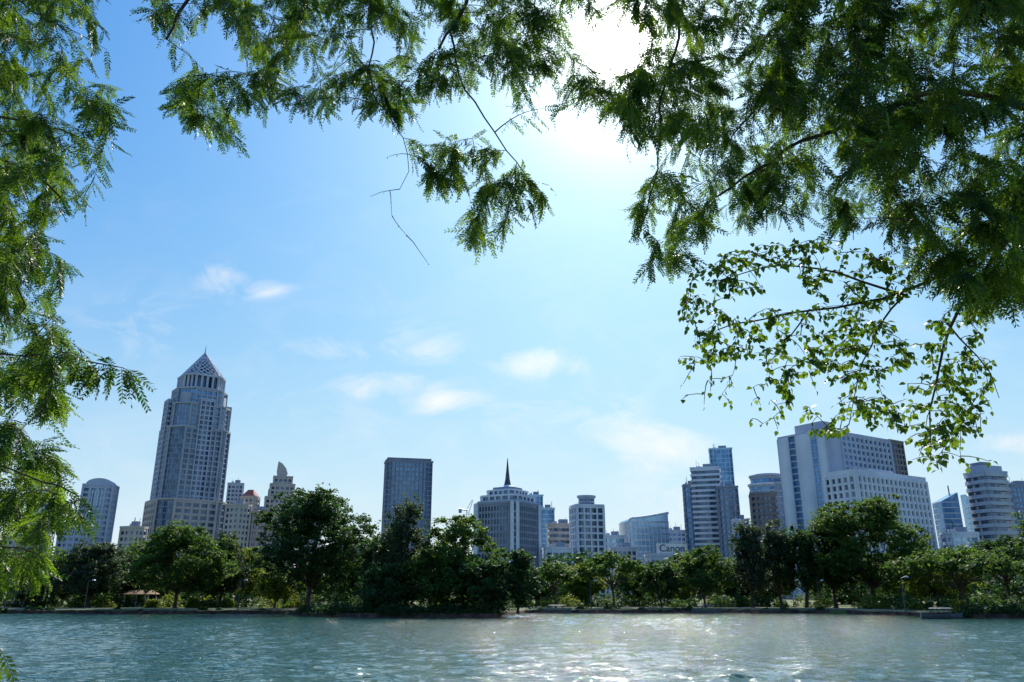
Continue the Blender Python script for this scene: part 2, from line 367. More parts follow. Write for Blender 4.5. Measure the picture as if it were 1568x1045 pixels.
def white_complex():
    Y=430.; rot=math.radians(33)
    par=bpy.data.objects.new('white_office_complex',None); scene.collection.objects.link(par)
    X,w,d,Z=dims(1213,1388,661,Y,rot,0.52)
    mb=MB()
    ed={3:dict(band=0.0,pier=0.0), 0:dict(band=0.42,pier=1.3,bay=4.2,wall=M['pale'],proj=0.8)}
    mb.facade(rect(w,d),0.5,Z-1,3.5,4.2,M['pale'],M['g_blue'],0.4,1.5,0.8,ed)
    for (a_,b_) in((0.0,0.16),(0.30,0.62),(0.78,1.0)):
        mb.box(-w/2-0.5,-d/2+d*(a_+b_)/2,0.5,Z-0.8,1.6,d*(b_-a_),M['white'])
    for zz in np.arange(4,Z-2,3.5): 
        mb.box(-w/2-0.1,0,zz,zz+0.7,0.5,d*0.98,M['pale'])
    mb.box(-w*.28,0,Z+0.3,Z+6.5,w*.2,d*.6,M['pale'])
    mb.box(-w/2+w*.09,-d/2-0.6,0.5,Z-0.9,w*.18,1.6,M['pale'])
    mb.build('main_slab',(X,Y+22,0),rot,par)
    X2,w2,d2,Z2=dims(1352,1402,672,Y+45,rot,0.9)
    mb=MB(); mb.facade(rect(w2,d2),0.5,Z2,3.5,3.5,M['brown'],M['g_dark'],0.35,0.9,0.4); mb.build('rear_brown_wing',(X2,Y+62,0),rot,par)
    X3,w3,d3,Z3=dims(1284,1440,729,Y-45,rot*0.95,0.30)
    mb=MB(); mb.facade(rect(w3,d3),0.5,Z3,3.5,3.6,M['white'],M['g_dark'],0.34,1.3,0.9,cap=2.4); mb.box(0,0,Z3+2.42,Z3+4.5,w3*.3,d3*.5,M['pale']); mb.build('front_wing',(X3,Y-30,0),rot*0.95,par)
white_complex()
def slant(u0,u1,vl,vr,Y,mat,name,ant=None):
    mb=MB(); a=sv(u0,vl,Y); b=sv(u1,vr,Y); w=b[0]-a[0]; d=w
    V=[(0,0,.5),(w,0,.5),(w,d,.5),(0,d,.5),(0,0,a[2]),(w,0,b[2]),(w,d,b[2]),(0,d,a[2])]
    for f in((0,1,5,4),(1,2,6,5),(2,3,7,6),(3,0,4,7),(4,5,6,7)): mb.parts.append((V,[f],mat,.5))
    zt=min(a[2],b[2])
    for zz in np.arange(4,zt,3.8): mb.box(w/2,d/2,zz,zz+.5,w+.3,d+.3,M['metal'])
    if ant: mb.bar((w*.8,d/2,zt-1),(w*.8,d/2,zat(ant,Y,u0)),0.4,M['steel'])
    mb.build(name,(a[0],Y,0))
slant(1441,1466,768,754,560,M['g_blue'],'slanted_glass_tower',742)
slant(1478,1495,757,772,600,M['g_pale'],'slanted_glass_tower')
def cap_extra(mb,w,d,Z): mb.box(-w*.2,0,Z,Z+5,w*.35,d*.6,M['grey']); mb.box(0,0,Z,Z+3,w*.9,d*.8,M['pale'])
B('horizontal_banded_tower',1482,1546,722,430,18,0.8,3.8,3,'pale','g_dark',0.5,0,0.9,extra=cap_extra,plant=False)
B('slate_office_tower',1532,1590,742,520,10,0.7,3.6,3,'grey','g_blue',0.35,0.5,0.4)
B('low_white_office',1444,1500,815,400,10,0.6,3.6,4,'white','g_pale',0.45,1.0)
B('low_apartment_block',1590,1680,770,480,10,0.6,3.6,4,'pale','g_dark',0.45,1.0)
B('low_apartment_block',-120,-20,770,480,0,0.6,3.6,4,'pale','g_dark',0.45,1.0)
B('low_apartment_block',500,585,835,600,0,0.3,3.4,4,'pale','g_dark',0.4,1)
mb=MB(); Yc=520.; c0=sv(716,810,Yc)
for sx in(-.8,.8):
    for sy in(-.8,.8): mb.bar((sx,sy,0.5),(sx,sy,zat(782,Yc)),0.18,M['metal'])
zc_=zat(782,Yc)
for i,zz in enumerate(np.arange(2,zc_-2,2.5)): mb.bar((-.8,-.8 ,zz),(.8,-.8,zz+2.5),0.12,M['metal']); mb.bar((.8,.8,zz),(-.8,.8,zz+2.5),0.12,M['metal'])
tip=np.array([2.5,0,zat(766,Yc)])
mb.bar((-1,-.6,zc_),tip,0.22,M['metal']); mb.bar((1,.6,zc_),tip+np.array([.6,0,0]),0.22,M['metal']); mb.bar((0,0,zc_),(-6,0,zc_+1),0.5,M['metal']); mb.box(-5,0,zc_-1.5,zc_+.8,2,1.6,M['grey'])
mb.build('tower_crane',(c0[0],Yc,0))

# ------------------------------------------------------------------ ground, bank, water
BX=np.array([-6000,-300,-110,-76,-33,-27,-22,-2,2,30,49,53,56,120,300,6000.])
BY=np.array([125,125,124,124,122,110,104,102,127,130,126,112,101,98,98,98.])
def yb(x): return float(np.interp(x,BX,BY))
xs=np.unique(np.concatenate([np.linspace(-6000,-200,12),np.linspace(-200,200,201),np.linspace(200,6000,12)]))
rows=[]
for x in xs:
    b=yb(x)+0.5*math.sin(x*0.31)+0.3*math.sin(x*0.83)
    rows.append([(x,-6000,.9),(x,-40,.9),(x,6,.9),(x,9,-1.2),(x,b-3,-1.2),(x,b+0.3,-0.9),(x,b+0.35,.42),(x,b+4,.6),(x,b+30,.6),(x,b+100,.6),(x,6000,.6)])
R=np.array(rows); nx,ny=R.shape[:2]
i=np.arange(nx-1)[:,None]; j=np.arange(ny-1)[None,:]
Fg=np.stack([(i*ny+j).ravel(),((i+1)*ny+j).ravel(),((i+1)*ny+j+1).ravel(),(i*ny+j+1).ravel()],axis=1)
m_gr=pmat('grass_ground',(0.24,0.24,0.07),(0.07,0.11,0.025),0.15,rough=0.95,detail=8)
make_obj('ground',[(R.reshape(-1,3),Fg,m_gr,.5)])
m_bank=pmat('bank_stone',(0.12,0.07,0.05),(0.03,0.022,0.018),0.9,rough=0.95,bump=0.4,spec=0.1)
m_path=pmat('path_concrete',(0.36,0.32,0.28),(0.27,0.24,0.21),0.5,rough=0.9)
xb=np.arange(-200,200,0.6)
def strip(o0,o1,z0,z1,mat,name,jit=0.0):
    V=[];Fq=[]
    for k,x in enumerate(xb):
        b=yb(x)+0.5*math.sin(x*0.31)+0.3*math.sin(x*0.83)
        zt=z1+random.uniform(-jit,jit); oj=random.uniform(-jit,jit)*2
        V+=[(x,b+o0+oj,z0),(x,b+o0+oj,zt),(x,b+o1,zt),(x,b+o1,z0)]
        if k:
            a_=4*(k-1); c_=4*k
            Fq+=[(a_+q,a_+(q+1),c_+(q+1),c_+q) for q in range(3)]
    make_obj(name,[(V,Fq,mat,.5)])
strip(-0.25,0.45,-0.8,0.46,m_bank,'lake_bank_wall',0.10)
strip(7.0,8.6,0.5,0.68,m_path,'lakeside_path')

# water: real rippled surface
m,nt,N,L=new_mat('lake_water')
o=N.new('ShaderNodeOutputMaterial'); b=N.new('ShaderNodeBsdfPrincipled'); L.new(b.outputs[0],o.inputs[0])
b.inputs['Roughness'].default_value=0.05; b.inputs['IOR'].default_value=1.333
tc=N.new('ShaderNodeTexCoord'); mp=N.new('ShaderNodeMapping'); mp.inputs['Scale'].default_value=(0.8,1.0,1); mp.inputs['Rotation'].default_value=(0,0,0.25)
L.new(tc.outputs['Object'],mp.inputs[0])
n1=N.new('ShaderNodeTexNoise'); n1.inputs['Scale'].default_value=2.4; n1.inputs['Detail'].default_value=4; n1.inputs['Distortion'].default_value=0.8
n3=N.new('ShaderNodeTexNoise'); n3.inputs['Scale'].default_value=0.035; n3.inputs['Detail'].default_value=3
for q in(n1,n3): L.new(mp.outputs[0],q.inputs['Vector'])
cr=N.new('ShaderNodeValToRGB'); cr.color_ramp.elements[0].position=.35; cr.color_ramp.elements[1].position=.65
cr.color_ramp.elements[0].color=(0.018,0.074,0.040,1); cr.color_ramp.elements[1].color=(0.020,0.094,0.066,1)
L.new(n3.outputs['Fac'],cr.inputs[0]); L.new(cr.outputs[0],b.inputs['Base Color'])
b1=N.new('ShaderNodeBump'); b1.inputs['Distance'].default_value=0.27; b1.inputs['Strength'].default_value=1.0
mr=N.new('ShaderNodeMapRange'); mr.inputs['From Min'].default_value=0.35; mr.inputs['From Max'].default_value=0.65; mr.inputs['To Min'].default_value=0.5; mr.inputs['To Max'].default_value=1.0
L.new(n3.outputs['Fac'],mr.inputs['Value']); L.new(mr.outputs[0],b1.inputs['Strength'])
L.new(n1.outputs['Fac'],b1.inputs['Height']); L.new(b1.outputs[0],b.inputs['Normal'])
wx=np.concatenate([[-6000,-2000,-600,-220],np.arange(-100,100.01,.33),[220,600,2000,6000]])
wy=[7,14,20,24]; 
while wy[-1]<133: wy.append(wy[-1]+.14+(wy[-1]-24)*.0040)
wy=np.array(wy+[140.])
WX,WY=np.meshgrid(wx,wy,indexing='ij'); WZ=np.zeros_like(WX)
for k in range(46):
    lam=.75*(3.6/.75)**rng.random(); th=rng.normal()*.6+math.pi/2+.2; kk=2*math.pi/lam
    amp=.0205/kk*(1.1 if lam<2.0 else .7)
    WZ+=amp*np.sin(kk*(math.cos(th)*WX+math.sin(th)*WY)+rng.uniform(0,6.28))
env=1+.35*np.sin(WX*.045+1)*np.sin(WY*.08)+.25*np.sin(WX*.11+WY*.07)
WZ*=env*np.clip((105-np.abs(WX))/15,0,1)
nx_,ny_=WX.shape; ii=np.arange(nx_-1)[:,None]; jj=np.arange(ny_-1)[None,:]
Fw=np.stack([(ii*ny_+jj).ravel(),((ii+1)*ny_+jj).ravel(),((ii+1)*ny_+jj+1).ravel(),(ii*ny_+jj+1).ravel()],axis=1)
make_obj('lake_water',[(np.stack([WX,WY,WZ],axis=-1).reshape(-1,3),Fw,m,.5)],smooth=True)

# ------------------------------------------------------------------ park trees
def unit(n):
    v=rng.normal(size=(n,3)); return v/np.linalg.norm(v,axis=1,keepdims=True)
def cards(Pt,size,mat,tint,asp=0.55,upbias=0.5):
    n=len(Pt); nrm=unit(n); nrm[:,2]=np.abs(nrm[:,2])+upbias; nrm/=np.linalg.norm(nrm,axis=1,keepdims=True)
    a=np.cross(nrm,unit(n)); a/=np.linalg.norm(a,axis=1,keepdims=True)+1e-9; b_=np.cross(nrm,a)
    s=size[:,None]
    V=np.stack([Pt+a*s,Pt+b_*s*asp+a*s*.15,Pt-a*s,Pt-b_*s*asp-a*s*.1],axis=1).reshape(-1,3)
    return (V,np.arange(4*n).reshape(n,4),mat,tint)
def wob(Pt,f,ph):
    return (np.sin(Pt[:,0]*f+ph)+np.sin(Pt[:,1]*f*1.13+ph*2.1)+np.sin(Pt[:,2]*f*1.31+ph*.7)+np.sin((Pt[:,0]+Pt[:,2])*f*1.9+ph*3)*.6)/3.6
def park_tree(name,u,vtop,uw,Y,mat='leaf_mid',kind='round',dens=1.0,z0=0.6,cs=0.26,base=0.3):
    top=sv(u,vtop,Y); X=top[0]; Ht=top[2]-z0
    R_=uw*Y/1201./1.0/2
    parts=[]; seed=rng.uniform(0,10)
    cz0=Ht*base
    if kind=='umbrella': nl=22; cz0=Ht*0.50
    elif kind=='feather': nl=20
    else: nl=24
    lobes=[]
    for i_ in range(nl):
        a_=i_*2.399+rng.uniform(-.4,.4)
        if kind=='umbrella':
            rr=R_*math.sqrt((i_+.5)/nl)*0.84; zz=Ht*(0.86-0.34*(rr/R_)**2)+rng.uniform(-.05,.05)*Ht; lr=np.array([R_*.25,R_*.25,Ht*.12])*rng.uniform(.8,1.2)
        elif kind=='feather':
            t=(i_+.5)/nl; rr=R_*.75*math.sqrt(1-t*0.8)*rng.uniform(.3,1); zz=cz0+(Ht*.93-cz0)*t; lr=np.array([R_*.33,R_*.33,Ht*.13])*rng.uniform(.8,1.2)
        else:
            t=(i_+.5)/nl; env=math.sin(math.pi*(0.25+0.62*t))**0.7
            rr=R_*.80*env*(rng.uniform(.75,1.0) if i_%3 else rng.uniform(.2,.6)); zz=cz0+(Ht*.89-cz0)*t**0.95; q=R_*rng.uniform(.24,.36); lr=np.array([q,q,min(q*.85,Ht*.15)])
        lobes.append((np.array([rr*math.cos(a_),rr*math.sin(a_),zz]),lr))
    if kind=='round': lobes.append((np.array([rng.uniform(-.15,.15)*R_,0,Ht*.89]),np.array([R_*.36,R_*.36,Ht*.11])))
    tr=max(.16,Ht*.02); lean=rng.uniform(-.4,.4,2)
    fork=np.array([lean[0],lean[1],max(Ht*.22,cz0*.8)])
    parts.append(tube([(0,0,-.3),(lean[0]*.3,lean[1]*.3,fork[2]*.4),fork,fork+np.array([lean[0],lean[1],Ht*.25])],[tr*1.5,tr,tr*.8,tr*.35],M['bark'],8))
    for k,(c,lr) in enumerate(lobes):
        mid=fork*.5+c*.5; mid[2]=fork[2]+(c[2]-fork[2])*.4; st=fork*(1-.12*(k%3)); 
        parts.append(tube([st,mid,c],[tr*.45,tr*.25,tr*.08],M['bark'],5))
    for c,lr in lobes:
        area=4*math.pi*((lr[0]*lr[2]*2+lr[0]**2)/3)
        nc=max(7,int(area/2.0)); dc=unit(nc); dc[:,2]=dc[:,2]*.9+.12
        cc=c+dc*lr*rng.uniform(.45,1.15,(nc,1))
        per=max(8,int(35*dens)); 
        idx=np.repeat(np.arange(nc),per); cr=rng.uniform(.4,.9,nc)
        off=rng.normal(size=(len(idx),3))*.5; off[:,2]*=.6
        if kind=='feather': off[:,2]*=2.0; off[:,:2]*=.75
        Pt=cc[idx]+off*cr[idx][:,None]
        keep=wob(Pt,1.5,seed)>-0.42
        Pt=Pt[keep]; idx=idx[keep]
        ct=rng.uniform(0,1,nc)
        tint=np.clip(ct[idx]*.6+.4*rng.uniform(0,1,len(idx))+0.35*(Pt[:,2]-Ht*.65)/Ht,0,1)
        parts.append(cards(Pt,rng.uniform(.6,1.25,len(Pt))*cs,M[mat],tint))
    return make_obj(name,parts,(X,Y,z0))
T=[
('rain_tree',70,850,130,146,'leaf_dark','round'),
('rain_tree',150,832,120,140,'leaf_grey','round'),
('rain_tree',205,838,90,150,'leaf_mid','feather'),
('rain_tree',283,806,165,134,'leaf_mid','round'),
('rain_tree',346,822,80,142,'leaf_grey','feather'),
('rain_tree',385,842,90,150,'leaf_lime','round'),
('rain_tree',425,868,80,134,'leaf_lime','feather'),
('broadleaf_tree',484,752,190,126,'leaf_dark','round'),
('broadleaf_tree',470,868,70,150,'leaf_lime','round'),
('broadleaf_tree',545,852,100,140,'leaf_mid','round'),
('casuarina_tree',628,774,104,113,'leaf_grey','feather'),
('broadleaf_tree',590,818,100,117,'leaf_dark','round'),
('broadleaf_tree',712,790,126,112,'leaf_mid','round'),
('broadleaf_tree',672,836,110,108,'leaf_mid','round'),
('broadleaf_tree',793,840,80,106,'leaf_dark','round'),
('broadleaf_tree',745,858,90,105,'leaf_dark','round'),
('broadleaf_tree',600,868,100,108,'leaf_dark','round'),
('broadleaf_tree',850,862,70,140,'leaf_mid','umbrella'),
('umbrella_tree',938,846,110,137,'leaf_mid','umbrella'),
('broadleaf_tree',895,866,80,160,'leaf_lime','round'),
('broadleaf_tree',1010,862,66,139,'leaf_dark','round'),
('broadleaf_tree',1074,838,94,138,'leaf_mid','round'),
('casuarina_tree',1142,806,80,139,'leaf_grey','feather'),
('casuarina_tree',1185,802,76,142,'leaf_grey','feather'),
('casuarina_tree',1222,810,76,138,'leaf_dark','feather'),
('broadleaf_tree',1318,766,186,135,'leaf_mid','round'),
('broadleaf_tree',1265,800,100,139,'leaf_dark','feather'),
('umbrella_tree',1462,836,206,110,'leaf_mid','umbrella'),
('broadleaf_tree',1425,852,110,140,'leaf_lime','round'),
('rain_tree',1530,822,140,135,'leaf_dark','umbrella'),
('broadleaf_tree',1592,762,96,112,'leaf_mid','round'),
('rain_tree',10,868,130,150,'leaf_dark','umbrella'),
('rain_tree',-70,820,160,140,'leaf_dark','round'),
('rain_tree',1690,800,160,120,'leaf_dark','round'),
('rain_tree',105,862,100,156,'leaf_mid','round'),
('rain_tree',245,856,90,158,'leaf_dark','round'),
('rain_tree',330,866,90,156,'leaf_mid','round'),
('rain_tree',520,858,110,158,'leaf_dark','round'),
('broadleaf_tree',820,872,80,150,'leaf_dark','round'),
('broadleaf_tree',975,868,80,156,'leaf_mid','round'),
('broadleaf_tree',1040,866,80,158,'leaf_lime','round'),
('broadleaf_tree',1110,858,90,156,'leaf_dark','round'),
('broadleaf_tree',1170,862,90,158,'leaf_mid','round'),
('broadleaf_tree',1385,846,110,152,'leaf_dark','round'),
]
for t in T:
    park_tree(*t[:5],mat=t[5],kind=t[6],base=0.14 if t[4]<121 and t[6]!='umbrella' else 0.26)
parts=[]
for k in range(150):
    x=rng.uniform(-170,180); y=rng.uniform(165,215); h=rng.uniform(6,11.5); r=rng.uniform(3.5,6)
    parts.append(tube([(x,y,.4),(x+.3,y,h*.6)],[.3,.15],M['bark'],5))
    n=700; d_=unit(n); Pt=np.array([x,y,h*.55+.4])+d_*np.array([r,r,h*.47])*rng.uniform(.75,1.05,(n,1))
    Pt=Pt[wob(Pt,1.2,k)>-.35]
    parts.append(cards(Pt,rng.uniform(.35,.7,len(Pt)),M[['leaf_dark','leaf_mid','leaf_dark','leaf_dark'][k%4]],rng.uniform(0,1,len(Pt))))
make_obj('distant_trees',parts)
parts=[]
for k in range(230):
    x=rng.uniform(-95,95); off=rng.uniform(15,36); y=yb(x)+off; r=rng.uniform(.7,2.3); h=r*rng.uniform(.7,1.4)
    n=int(130*r); d_=unit(n); d_[:,2]=np.abs(d_[:,2]); Pt=np.array([x,y,.6])+d_*np.array([r,r,h])*rng.uniform(.6,1.05,(n,1))
    parts.append(cards(Pt,rng.uniform(.14,.34,len(Pt)),M[['leaf_dark','leaf_mid','leaf_lime','leaf_dark','leaf_dark'][k%5]],rng.uniform(0,1,len(Pt))))
for x0,x1,nk in((-95,-30,18),(-29,-2,75),(2,54,14),(56,95,60)):
  for k in range(nk):
    x=rng.uniform(x0,x1); y=yb(x)+rng.uniform(0.2,4); r=rng.uniform(.5,1.6) if x0 in(-29,56) else rng.uniform(.3,.8)
    n=int(170*r); d_=unit(n); d_[:,2]=np.abs(d_[:,2]); Pt=np.array([x,y,.3])+d_*np.array([r*1.3,r,r*1.0])*rng.uniform(.6,1.05,(n,1))
    parts.append(cards(Pt,rng.uniform(.14,.3,len(Pt)),M['leaf_dark'],rng.uniform(0,.7,len(Pt))))
make_obj('undergrowth_shrubs',parts)
for (u,v,w,Y) in((300,905,30,138),(345,908,26,138),(1470,915,30,108),(232,905,24,140)):
    c=sv(u,925,Y); parts=[]
    r=w*Y/1201/2
    for k in range(5):
        n=420; d_=unit(n); d_[:,2]=np.abs(d_[:,2]); Pt=np.array([rng.uniform(-r*.6,r*.6),rng.uniform(-.4,.4),0])+d_*np.array([r*.5,r*.5,r*1.0])*rng.uniform(.6,1.05,(n,1))
        parts.append(cards(Pt,rng.uniform(.1,.2,n),M['leaf_lime'],rng.uniform(.3,1,n)))
    make_obj('shrub',parts,(c[0],Y,.6))

# ------------------------------------------------------------------ lakeside furniture
m_or=pmat('faded_orange_sheet',(0.32,0.17,0.07),(0.24,0.13,0.06),0.5)
m_wh=pmat('white_paint',(0.75,0.75,0.75),(0.65,0.65,0.65),0.6,rough=0.35)
for u in(130,365,560,905,1075,1255,1385):
    c=sv(u,925,yb(sv(u,925,130)[0])+5); mb=MB()
    mb.tubep([(0,0,0),(0,0,.5),(0,0,4.2)],[.12,.07,.05],M['steel'],8)
    mb.bar((0,0,4.1),(.7,0,4.35),.035,M['steel']); mb.poly([(x+.8,y) for x,y in ell(.3,.2,10)],4.22,4.42,m_wh,[(x+.8,y) for x,y in ell(.12,.08,10)])
    mb.build('street_lamp',(c[0],c[1],.6))
def pavilion(u,Y,w,roofm):
    c=sv(u,925,Y); mb=MB()
    for sx in(-1,0,1):
        for sy in(-1,1): mb.box(sx*w*.45,sy*1.6,0,2.2,.18,.18,M['pale'])
    mb.box(0,0,0,.15,w,3.6,M['pale']); mb.box(0,1.5,.15,1.1,w*.9,.12,M['beige'])
    mb.poly(rect(w*1.1,4.4),2.2,2.9,roofm,rect(w*.8,.3))
    mb.build('park_pavilion',(c[0],Y,.6))
pavilion(214,146,4.5,m_or); pavilion(30,144,8,M['grey'])
def boat(u,Y):
    c=sv(u,945,Y)
    n=9; secs=[]
    for i_ in range(n):
        t=i_/(n-1); x=-2.2+4.4*t; w=.7*math.sin(math.pi*min(.97,max(.12,t*.85+.1)))**.6; sh=.45+.18*(2*t-1)**2
        secs.append([(x,-w,sh),(x,-w*.75,.08),(x,0,-.1),(x,w*.75,.08),(x,w,sh)])
    S_=np.array(secs).reshape(-1,3); Fq=[(i_*5+j,i_*5+j+1,(i_+1)*5+j+1,(i_+1)*5+j) for i_ in range(n-1) for j in range(4)]
    mb=MB(); mb.parts.append((S_,Fq,M['dark'],.5)); mb.parts.append((S_,[(0,1,2,3,4)],M['dark'],.5)); mb.parts.append((S_,[(40,41,42,43,44)],M['dark'],.5))
    for x in(-1.1,0,1.1): mb.box(x,0,.3,.36,.25,1.1,M['brown'])
    for x in(-1,1): 
        for y in(-.5,.5): mb.bar((x,y,.3),(x,y,1.1),.03,M['steel'])
    mb.poly([(x,y) for x,y in rect(2.4,1.2)],1.1,1.2,M['dark'],rect(2.0,.7))
    mb.build('rowing_boat',(c[0],Y,0.04),random.uniform(-.3,.3))
boat(1442,97.0); boat(1082,126); boat(852,125.5)

# ------------------------------------------------------------------ near trees (feathery pinnate foliage)
def frond_tmpl(n,L,droop,sd,ll=.034):
    r=np.random.default_rng(sd); V=[]; Rc=[]
    def pos(t): return np.array([L*(t-.12*droop*t*t),0.0,-L*droop*.5*t*t])
    for i_ in range(n):
        t=(i_+.9)/n; p=pos(t)
        for s in(-1,1):
            an=math.radians(60-20*t+r.uniform(-9,9)); d_=np.array([math.cos(an),s*math.sin(an),-.15-.25*droop*t+r.uniform(-.25,.2)]); d_/=np.linalg.norm(d_)
            l=ll*(.62+.45*math.sin(math.pi*min(1,t*.9+.05)))*r.uniform(.85,1.1); w=l*.20
            wd=np.cross(d_,np.array([0,0,1.])+r.normal(size=3)*.25); wd/=np.linalg.norm(wd)
            for q,ww in((0,0),(.42,1),(1,0),(.55,-1)): V.append(p+d_*l*q+wd*w*ww)
    for k in range(4):
        t=k/3; p=pos(t); Rc+= [p+np.array([0,.0012,0]),p-np.array([0,.0012,0])]
    V=np.array(V); nf=len(V)//4
    return V,np.arange(len(V)).reshape(nf,4),np.array(Rc),np.array([(0,1,3,2),(2,3,5,4),(4,5,7,6)])
TM=[frond_tmpl(n,.15+.05*(s%3)/2,d,s) for s,(n,d) in enumerate([(9,.3),(10,.7),(11,.5),(8,.9),(10,.2),(9,1.1)])]
def inst(parts,tm,pos,dirs,scale,tint,mat):
    n=len(pos)
    if n==0: return
    V,Fc,Rv,Rf=tm
    X_=dirs/np.linalg.norm(dirs,axis=1,keepdims=True)
    up=np.array([0,0,1.])+rng.normal(size=(n,3))*.55
    Y_=np.cross(up,X_); Y_/=np.linalg.norm(Y_,axis=1,keepdims=True)+1e-9; Z_=np.cross(X_,Y_)
    Mx=np.stack([X_,Y_,Z_],axis=1)
    def go(Vt,Ft,mt,tn):
        W=(np.einsum('vk,nkj->nvj',Vt,Mx)*scale[:,None,None]+pos[:,None,:]).reshape(-1,3)
        FF=(Ft[None]+ (np.arange(n)*len(Vt))[:,None,None]).reshape(-1,Ft.shape[1])
        parts.append((W,FF,mt,np.repeat(tn,len(Ft))))
    go(V,Fc,mat,tint)
    if Rv is not None: go(Rv,Rf,mat,tint*0)
def ovate_tmpl(sd):
    l=.05; V=[]
    prof=[(0,0),(.18,.30),(.42,.40),(.7,.24),(1,0),(.7,-.24),(.42,-.40),(.18,-.30)]
    for q,w in prof: V.append((.02+l*q,l*w,-.012*q*q+abs(w)*.012))
    Rv=np.array([(0,.0008,.0),(0,-.0008,.0),(.02,-.0008,0),(.02,.0008,0)])
    return np.array(V),np.array([range(8)]),Rv,np.array([(0,1,2,3)])
OT=[ovate_tmpl(0)]

def inpoly(x,y,poly):
    c=False; n=len(poly); j=n-1
    for i_ in range(n):
        xi,yi=poly[i_]; xj,yj=poly[j]
        if (yi>y)!=(yj>y) and x<(xj-xi)*(y-yi)/(yj-yi)+xi: c=not c
        j=i_
    return c
def sample(poly,n,dr,gap=None,seed=0.):
    xs_=[p[0] for p in poly]; ys_=[p[1] for p in poly]; out=[]
    while len(out)<n:
        x=random.uniform(min(xs_),max(xs_)); y=random.uniform(min(ys_),max(ys_))
        if not inpoly(x,y,poly): continue
        if math.hypot(x-950,y-66)<random.uniform(30,70): continue
        w=math.sin(x*.031+seed)+math.sin(y*.043+seed*2)+math.sin((x+y)*.021+seed*3)+.7*math.sin((x-y)*.057+seed)
        if gap is not None and w<gap: continue
        out.append(sv(x,y,random.uniform(*dr)))
    return out
def grow(name,trunk,limbs,groups,seed=0):
    parts=[tube(trunk[0],trunk[1],M['bark'],10)]
    nodes=[]
    def dense(pl,step=.12):
        out=[]
        for a_,b_ in zip(pl[:-1],pl[1:]):
            n=max(1,int(np.linalg.norm(b_-a_)/step))
            for k in range(n): out.append(a_+(b_-a_)*k/n)
        out.append(pl[-1]); return out
    for pl,r0,r1 in limbs:
        pl=[np.array(p,dtype=float) for p in pl]; q=np.array(dense(pl))
        if len(q)>4:
            for _ in range(3): q[1:-1]=(q[:-2]+2*q[1:-1]+q[2:])/4
            q[1:-1]+=rng.normal(size=q[1:-1].shape)*.008
        parts.append(tube(q,np.linspace(r0,r1,len(q)),M['bark'],7)); nodes+=list(q)
    nodes=np.array(nodes)
    for tg,style,nf,sc,spread in groups:
        tg=np.array(tg)
        d0=np.array([np.min(np.linalg.norm(nodes-t,axis=1)) for t in tg]); order=np.argsort(d0)
        fp=[];fd=[];fs=[];ft=[]
        for ii in order:
            t=tg[ii]; dv=nodes-t; dist=np.linalg.norm(dv,axis=1)
            cost=dist+.7*np.maximum(0,-(dv[:,2]))
            s=nodes[np.argmin(cost)]; L_=np.linalg.norm(t-s)
            if L_<.03 : continue
            m1=s+(t-s)*.33+np.array([0,0,.10*L_])+rng.normal(size=3)*.05*L_; m2=s+(t-s)*.68+np.array([0,0,.08*L_])+rng.normal(size=3)*.06*L_
            K=max(4,int(L_/.07)); tt=np.linspace(0,1,K)[:,None]
            C=(1-tt)**3*s+3*(1-tt)**2*tt*m1+3*(1-tt)*tt**2*m2+tt**3*t
            rr=min(.012,.0028+.006*L_)
            parts.append(tube(C,np.linspace(rr,.0016,K),M['bark'],4))
            nodes=np.vstack([nodes,C[1:]])
            n=max(2,int(nf*random.uniform(.6,1.4))); base_t=random.random()
            tang=(t-s)/L_
            side=np.cross(tang,np.array([0,0,1.])); side/=np.linalg.norm(side)+1e-9
            for k in range(n):
                q=1-(spread/max(spread,L_))*(k/n)*random.uniform(.7,1.0) if L_>spread else 1-(k/n)*.95
                idx=q*(K-1); i0=int(idx); fr=idx-i0; p=C[i0]*(1-fr)+C[min(K-1,i0+1)]*fr
                sd=1 if k%2 else -1
                dr_=tang*.55+side*sd*random.uniform(.2,.9)+np.array([0,0,-random.uniform(.15,1.1)])+rng.normal(size=3)*.28
                fp.append(p);fd.append(dr_);fs.append(sc*random.uniform(.75,1.15)); ft.append(min(1,max(0,base_t**1.5*.75+.4*random.random()-.1)))
        fp=np.array(fp);fd=np.array(fd);fs=np.array(fs);ft=np.array(ft)
        tms=TM if style=='frond' else OT; mt=M['leaf_near'] if style=='frond' else M['leaf_round']
        which=rng.integers(0,len(tms),len(fp))
        for k,tm in enumerate(tms):
            w=which==k; inst(parts,tm,fp[w],fd[w],fs[w],ft[w],mt)
    return make_obj(name,parts)
S=lambda u,v,y: sv(u,v,y)
polyT=[(225,-160),(232,55),(290,80),(262,150),(300,205),(345,220),(400,200),(425,155),(500,170),(545,195),(590,170),(640,175),(690,145),(760,140),(830,175),(855,170),(870,140),(900,140),(925,170),(1000,170),(1000,-160)]
polyH=[(630,215),(720,205),(780,240),(825,280),(845,320),(800,310),(775,340),(750,365),(705,365),(720,305),(690,290),(650,280)]
polyR=[(950,-160),(945,195),(980,230),(1000,270),(955,310),(965,355),(1000,415),(1040,395),(1060,365),(1110,345),(1170,335),(1240,345),(1330,335),(1380,370),(1430,435),(1480,475),(1680,480),(1680,-160)]
polyR2=[(1120,-160),(1120,60),(1180,170),(1260,240),(1350,290),(1400,350),(1450,440),(1680,460),(1680,-160)]
polyS=[(1030,440),(1080,400),(1150,370),(1260,360),(1350,390),(1420,430),(1510,480),(1520,590),(1490,650),(1430,725),(1395,660),(1330,650),(1290,680),(1225,650),(1190,590),(1130,545),(1075,560),(1040,490)]
trunkR=([(9,3,.6),(8.8,3.2,2.5),(8.2,3.6,4.6),(7.6,4.0,6.5),(7,4.6,8.5)],[.42,.33,.28,.24,.15])
